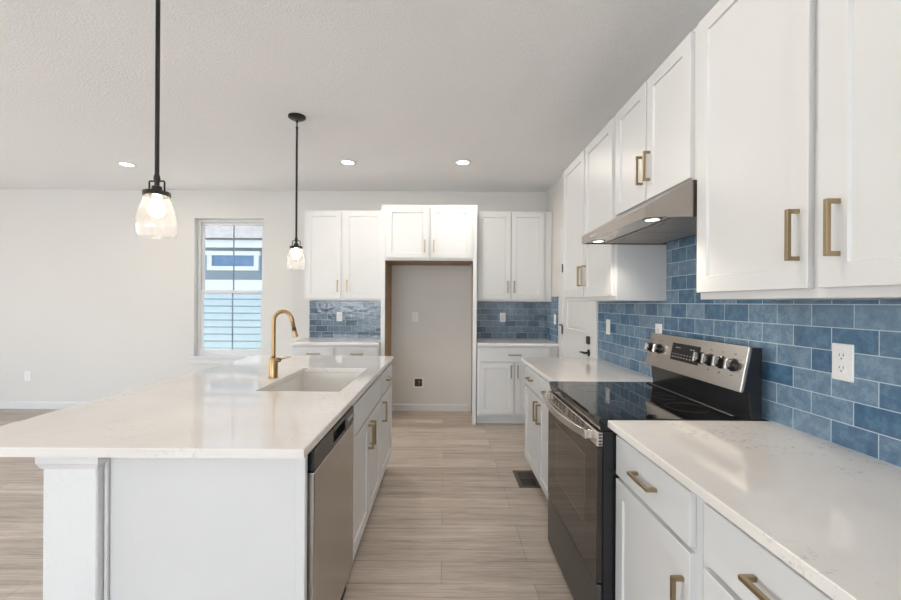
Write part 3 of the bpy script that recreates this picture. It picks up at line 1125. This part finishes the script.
def PP(s, y, c=0.0):
    q = B0 + sl * s + nrm * c
    return Vector((q.x, y, q.z))


def panel_box(bm, s0, s1, y0, y1, c0, c1, bev=0.0):
    T = bmesh.new()
    vs_ = [T.verts.new(PP(s, y, c)) for s in (s0, s1) for y in (y0, y1) for c in (c0, c1)]
    for f in ((0, 1, 3, 2), (4, 6, 7, 5), (0, 4, 5, 1), (2, 3, 7, 6), (0, 2, 6, 4), (1, 5, 7, 3)):
        T.faces.new([vs_[i] for i in f])
    bmesh.ops.recalc_face_normals(T, faces=T.faces)
    if bev:
        bmesh.ops.bevel(T, geom=list(T.edges), offset=bev, segments=2, affect='EDGES')
    merge(bm, T)


SL = (B1 - B0).length
bm = bmesh.new(); panel_box(bm, 0, SL, RY0 + 0.001, RY1 - 0.001, -0.014, 0.0, 0.003)
cp = mesh_obj('control_panel', bm, M['steel_bright'], rg_)
bm = bmesh.new(); panel_box(bm, 0.060, 0.145, 1.905, 2.135, 0.0, 0.0015)
mesh_obj('display', bm, M['black'], cp)
marks = []
for k in range(8):
    yy = 2.120 - k * 0.0245
    marks += [(0.075, 0.079, yy - 0.010, yy), (0.090, 0.093, yy - 0.008, yy)]
for yy in (2.10, 2.085, 2.07, 1.975, 1.955):
    marks.append((0.122, 0.126, yy - 0.008, yy))
for m_ in marks:
    bm = bmesh.new(); panel_box(bm, *m_, 0.0015, 0.0022)
    mesh_obj('legend', bm, M['legend'], cp)
for i, yy in enumerate((2.345, 2.258, 1.890, 1.828, 1.753, 1.678)):
    s = 0.098
    c = PP(s, yy, 0.0)
    bm = bmesh.new()
    lathe(bm, [(0.027, 0), (0.027, 0.004), (0.0225, 0.006), (0.021, 0.024), (0.018, 0.027), (0, 0.027)], c, 28, nrm)
    kn = mesh_obj('knob', bm, M['black'], cp)
    bm = bmesh.new(); panel_box(bm, s - 0.020, s + 0.020, yy - 0.0055, yy + 0.0055, 0.024, 0.036, 0.0015)
    # grip blade belongs to the knob's own mesh
    me = kn.data
    b2 = bmesh.new(); b2.from_mesh(me)
    n0 = len(b2.faces)
    org = ORG[kn.name]
    for v in bm.verts:
        v.co -= org
    merge(b2, bm)
    b2.faces.ensure_lookup_table()
    for f in b2.faces[n0:]:
        f.material_index = 1
    me.materials.append(M['steel_bright'])
    b2.to_mesh(me); b2.free()
for yy in (2.345, 2.258, 1.828, 1.753, 1.678):
    for m_ in ((0.052, 0.057, yy - 0.004, yy + 0.004), (0.140, 0.143, yy - 0.006, yy + 0.006)):
        bm = bmesh.new(); panel_box(bm, *m_, 0.0, 0.0006)
        mesh_obj('marking', bm, M['slot'], cp)

# ------------------------------------------------------------------ back wall cabinetry
FK = Face((0, 4.665, 0), (1, 0, 0), (0, -1, 0))
BD = YB - 0.002 - 4.665
lb = thing('base_cabinet', 'white base cabinet with two drawers below the left tiled backsplash', 'cabinet', (-1.21, 4.96, 0))
base_body(lb, FK, -1.690, -0.722, BD)
add_drawer(lb, FK, -1.672, -1.232, 0.712, 0.860)
add_drawer(lb, FK, -1.212, -0.738, 0.712, 0.860)
add_door(lb, FK, -1.672, -1.232, 0.118, 0.696, (-1.265, 0.60))
add_door(lb, FK, -1.212, -0.738, 0.118, 0.696, (-1.178, 0.60))
rb = thing('base_cabinet', 'white base cabinet with one wide drawer, right of the fridge recess', 'cabinet', (0.80, 4.96, 0))
base_body(rb, FK, 0.362, 1.256, BD)
add_drawer(rb, FK, 0.385, 1.165, 0.712, 0.860)
add_door(rb, FK, 0.385, 0.767, 0.128, 0.696, (0.735, 0.60))
add_door(rb, FK, 0.775, 1.165, 0.128, 0.696, (0.807, 0.60))
for x0, x1, lab in ((-1.715, -0.721, 'short white countertop left of the fridge recess'), (0.359, TX - 0.001, 'short white countertop right of the fridge recess, in the corner')):
    bm = bmesh.new(); bx(bm, (x0, 4.615, CB), (x1, TB - 0.001, CT), 0.0025)
    tag(mesh_obj('countertop', bm, M['quartz']), lab, 'countertop')
FK2 = Face((0, 4.955, 0), (1, 0, 0), (0, -1, 0))
UD = YB - 0.002 - 4.955
ul = thing('wall_cabinet', 'white two-door wall cabinet left of the fridge recess', 'cabinet', (-1.19, 5.1, UB))
upper_body(ul, FK2, -1.665, -0.722, UB, UT, UD)
add_door(ul, FK2, -1.640, -1.228, 1.400, 2.425, (-1.262, 1.548))
add_door(ul, FK2, -1.186, -0.745, 1.400, 2.425, (-1.150, 1.548))
ur = thing('wall_cabinet', 'white two-door wall cabinet right of the fridge recess', 'cabinet', (0.80, 5.1, UB))
upper_body(ur, FK2, 0.360, 1.256, UB, UT, UD)
add_door(ur, FK2, 0.383, 0.770, 1.400, 2.425, (0.735, 1.548))
add_door(ur, FK2, 0.778, 1.162, 1.400, 2.425, (0.808, 1.548))

# fridge surround: two tall side panels and a cabinet bridging them
fs = thing('fridge_surround', 'tall white surround with an overhead two-door cabinet around the empty fridge recess', 'cabinet', (-0.18, 4.96, 0))
FY = 4.685
for x0, x1, xs0, xs1, xi in ((-0.717, -0.674, -0.717, -0.672, -0.6735), (0.334, 0.3545, 0.310, 0.3545, 0.3325)):
    bm = bmesh.new(); bx(bm, (x0, FY + 0.02, 0), (x1, YB - 0.002, 2.448), 0.001); bx(bm, (xs0, FY, 0), (xs1, FY + 0.02, 2.448), 0.0015)
    sp = mesh_obj('side_panel', bm, M['cab'], fs)
    one_box('inner_face', (min(xi, x1 if xi < 0 else x0), FY + 0.021, 0.0), (max(xi, x1 if xi < 0 else x0) + (0.0055 if xi < 0 else 0.0), YB - 0.016, 1.826), M['raw'], sp)
bm = bmesh.new(); bx(bm, (-0.6715, FY, 1.828), (0.3095, YB - 0.002, 2.448), 0.0015)
mesh_obj('bridge_cabinet', bm, M['cab'], fs)
one_box('underside', (-0.666, FY + 0.02, 1.822), (0.304, YB - 0.002, 1.8278), M['raw'], fs)
FS = Face((0, FY, 0), (1, 0, 0), (0, -1, 0))
add_door(fs, FS, -0.654, -0.191, 1.853, 2.415, (-0.226, 1.985))
add_door(fs, FS, -0.163, 0.292, 1.853, 2.415, (-0.126, 1.985))

# ------------------------------------------------------------------ outlets and switches


def plate(F, a, z, label, cat, style, w=0.072, h=0.116, c0=0.0005):
    root = thing(cat.replace(' ', '_'), label, cat, F.p(a, z - h / 2, c0))
    bm = bmesh.new(); slab(bm, F, a - w / 2, a + w / 2, z - h / 2, z + h / 2, 0.006, c0, 0.0022)
    mesh_obj('cover_plate', bm, M['plastic'], root)
    c = c0 + 0.006
    if style == 'duplex':
        for s in (-1, 1):
            bm = bmesh.new()
            lathe(bm, [(0, 0), (0.0172, 0), (0.0172, 0.0012), (0.016, 0.0018), (0, 0.0018)], F.p(a, z + s * 0.0195, c), 24, F.n)
            rc = mesh_obj('receptacle', bm, M['plastic'], root)
            bm = bmesh.new()
            for da, hh in ((-0.0065, 0.009), (0.0065, 0.007)):
                zz = z + s * 0.0195 + 0.003
                bx(bm, F.p(a + da - 0.0011, zz - hh / 2, c + 0.0012), F.p(a + da + 0.0011, zz + hh / 2, c + 0.0021))
            cyl(bm, F.p(a, z + s * 0.0195 - 0.008, c + 0.0012), F.p(a, z + s * 0.0195 - 0.008, c + 0.0021), 0.0025, 10)
            mesh_obj('slots', bm, M['slot'], rc)
    elif style == 'rocker':
        bm = bmesh.new(); slab(bm, F, a - 0.0165, a + 0.0165, z - 0.033, z + 0.033, 0.003, c, 0.001)
        mesh_obj('rocker', bm, M['plastic'], root)
    return root


FT = Face((TX, 0, 0), (0, 1, 0), (-1, 0, 0))
FKT = Face((0, TB, 0), (1, 0, 0), (0, -1, 0))
FW = Face((0, YB, 0), (1, 0, 0), (0, -1, 0))
plate(FT, 1.318, 1.180, 'white duplex outlet on blue tile above the foreground countertop', 'outlet', 'duplex')
plate(FT, 2.455, 1.185, 'white outlet on blue tile, half hidden by the range control panel', 'outlet', 'duplex')
plate(FT, 3.215, 1.180, 'white light switch on blue tile close to the white door', 'light switch', 'rocker')
plate(FT, 4.775, 1.175, 'white switch plate on the narrow tile strip beyond the white door', 'light switch', 'rocker')
plate(FKT, -1.318, 1.178, 'white outlet on the blue tile left of the fridge recess', 'outlet', 'duplex')
plate(FKT, 0.722, 1.178, 'white outlet on the dark tile right of the fridge recess', 'outlet', 'duplex')
plate(FW, -0.372, 1.175, 'white outlet halfway up the wall inside the fridge recess', 'outlet', 'duplex')
plate(FW, -5.22, 0.410, 'white outlet low on the wall far left of the window', 'outlet', 'duplex')
wb = thing('water_box', 'square recessed water supply box low in the fridge recess', 'outlet box', FW.p(-0.327, 0.29, 0.0005))
bm = bmesh.new()
for a0, a1, z0, z1 in ((-0.067, 0.067, 0.047, 0.063), (-0.067, 0.067, -0.063, -0.047), (-0.067, -0.047, -0.047, 0.047), (0.047, 0.067, -0.047, 0.047)):
    slab(bm, FW, -0.327 + a0, -0.327 + a1, 0.355 + z0, 0.355 + z1, 0.007, 0.0005, 0.001)
mesh_obj('frame', bm, M['plastic'], wb)
bm = bmesh.new(); slab(bm, FW, -0.376, -0.278, 0.306, 0.404, 0.002, 0.0005, 0.0)
mesh_obj('recess', bm, M['boxdark'], wb)
bm = bmesh.new(); cyl(bm, FW.p(-0.318, 0.33, 0.006), FW.p(-0.318, 0.37, 0.006), 0.007, 12); cyl(bm, FW.p(-0.336, 0.372, 0.006), FW.p(-0.300, 0.372, 0.006), 0.005, 10)
mesh_obj('valve', bm, M['steel'], wb)

# floor register in front of the far base cabinet
fr = thing('floor_register', 'brown metal floor register below the white cabinet beyond the range', 'floor vent', (0.64, 3.25, 0))
bm = bmesh.new()
gx0, gx1, gy0, gy1 = 0.555, 0.725, 3.09, 3.40
for a, b in (((gx0, gy0), (gx1, gy0 + 0.028)), ((gx0, gy1 - 0.028), (gx1, gy1)), ((gx0, gy0 + 0.028), (gx0 + 0.028, gy1 - 0.028)), ((gx1 - 0.028, gy0 + 0.028), (gx1, gy1 - 0.028)), ((gx0 + 0.028, 3.235), (gx1 - 0.028, 3.255))):
    bx(bm, (a[0], a[1], 0.0005), (b[0], b[1], 0.006), 0.0015)
mesh_obj('frame', bm, M['register'], fr)
one_box('duct', (gx0 + 0.026, gy0 + 0.026, 0.0003), (gx1 - 0.026, gy1 - 0.026, 0.0010), M['slot'], fr)
bm = bmesh.new()
for k in range(9):
    xx = gx0 + 0.036 + k * 0.0125
    bx(bm, (xx, 3.255, 0.001), (xx + 0.0055, gy1 - 0.028, 0.0048))
mesh_obj('louvers', bm, M['register'], fr)

# ------------------------------------------------------------------ pendants


def pendant(x, y, zb, label):
    r = thing('pendant_light', label, 'pendant light', (x, y, zb), 'pendant lights over the island')
    bm = bmesh.new()
    lathe(bm, [(0.0, 0), (0.012, 0), (0.050, 0.006), (0.064, 0.016), (0.064, 0.026), (0, 0.026)], (x, y, ZC - 0.027), 32)
    mesh_obj('canopy', bm, M['oil'], r)
    zt = zb + 0.172
    bm = bmesh.new()
    lathe(bm, [(0.0, -0.012), (0.008, -0.008), (0.011, 0.0), (0.008, 0.008), (0.0, 0.012)], (x, y, ZC - 0.040), 14)
    tube(bm, [(x, y, ZC - 0.05), (x, y, ZC - 0.085)], 0.0055, 10)
    lathe(bm, [(0.0, -0.010), (0.009, -0.006), (0.009, 0.006), (0.0, 0.010)], (x, y, ZC - 0.085), 14)
    mesh_obj('swivel', bm, M['oil'], r)
    bm = bmesh.new(); cyl(bm, (x, y, zt + 0.055), (x, y, ZC - 0.085), 0.0078, 14)
    mesh_obj('rod', bm, M['oil'], r)
    bm = bmesh.new()
    lathe(bm, [(0.0, 0.066), (0.0095, 0.064), (0.0115, 0.05), (0.0095, 0.036), (0.0085, 0.036), (0.0085, 0.024), (0.017, 0.020), (0.0185, 0.004), (0.026, 0.0), (0.0, 0.0)], (x, y, zt), 24)
    mesh_obj('socket', bm, M['oil'], r)
    bm = bmesh.new()
    for s in (-1, 1):
        tube(bm, [(x + s * 0.008, y, zt + 0.041), (x + s * 0.0265, y, zt + 0.041), (x + s * 0.0290, y, zt + 0.038), (x + s * 0.0290, y, zt - 0.002)], 0.0032, 8)
    mesh_obj('yoke', bm, M['oil'], r)
    bm = bmesh.new()
    lathe(bm, [(0.020, 0.0), (0.0445, 0.0), (0.046, -0.002), (0.046, -0.016), (0.042, -0.017), (0.042, -0.004), (0.020, -0.004)], (x, y, zt), 36, closed=True)
    mesh_obj('ring', bm, M['oil'], r)
    prof = [(0.0405, 0.158), (0.042, 0.151), (0.0495, 0.131), (0.0585, 0.105), (0.0655, 0.078), (0.0690, 0.053), (0.0688, 0.032), (0.0660, 0.014), (0.0620, 0.003), (0.0605, 0.0)]
    inner = [(a - 0.0022, b) for a, b in reversed(prof)]
    bm = bmesh.new(); lathe(bm, prof + inner, (x, y, zb), 48, closed=True)
    mesh_obj('glass_shade', bm, M['shade'], r)
    bm = bmesh.new()
    lathe(bm, [(0.0, -0.098), (0.010, -0.096), (0.022, -0.087), (0.028, -0.072), (0.028, -0.062), (0.022, -0.044), (0.014, -0.028), (0.013, -0.008), (0, -0.008)], (x, y, zt), 24)
    mesh_obj('bulb', bm, M['bulb'], r)
    l = bpy.data.lights.new('pendant_lamp', 'POINT'); l.energy = 9.0; l.color = (1.0, 0.91, 0.79); l.shadow_soft_size = 0.031
    o = bpy.data.objects.new('pendant_lamp', l); COL.objects.link(o); o.location = (x, y, zt - 0.066)


pendant(-1.100, 1.60, 1.603, 'large nearer pendant light with clear glass shade above the island')
pendant(-1.118, 3.15, 1.603, 'small farther pendant light with clear glass shade above the faucet')

# recessed ceiling lights
CANS = ((-0.975, 4.18, 'recessed ceiling light between the far pendant and the fridge surround'),
        (0.170, 4.16, 'recessed ceiling light at right, nearest the range-side cabinets'),
        (-3.25, 4.28, 'recessed ceiling light at far left, beside the near pendant'))
for x, y, lab in CANS:
    r = thing('recessed_light', lab, 'ceiling light', (x, y, ZC - 0.006), 'recessed ceiling lights')
    bm = bmesh.new(); lathe(bm, [(0.058, 0.0045), (0.062, 0.0), (0.086, 0.0022), (0.089, 0.0052), (0.058, 0.0052)], (x, y, ZC - 0.006), 40, closed=True)
    mesh_obj('trim_ring', bm, M['plastic'], r)
    bm = bmesh.new(); lathe(bm, [(0, 0.0), (0.0575, 0.0), (0.0575, 0.002), (0, 0.002)], (x, y, ZC - 0.0035), 40)
    mesh_obj('lens', bm, M['can'], r)
for x, y in [(c[0], c[1]) for c in CANS] + [(0.17, 1.40), (-3.25, 1.40)]:  # last two are unseen lamps without fixtures, added for more light
    l = bpy.data.lights.new('recessed_or_fill_lamp', 'AREA'); l.shape = 'DISK'; l.size = 0.115; l.energy = (4.0 if x < -2 else 7.5) if y > 2 else (4.0 if x < -2 else 5.5); l.color = (1.0, 0.915, 0.79)
    o = bpy.data.objects.new('recessed_or_fill_lamp', l); COL.objects.link(o); o.location = (x, y, ZC - 0.012)
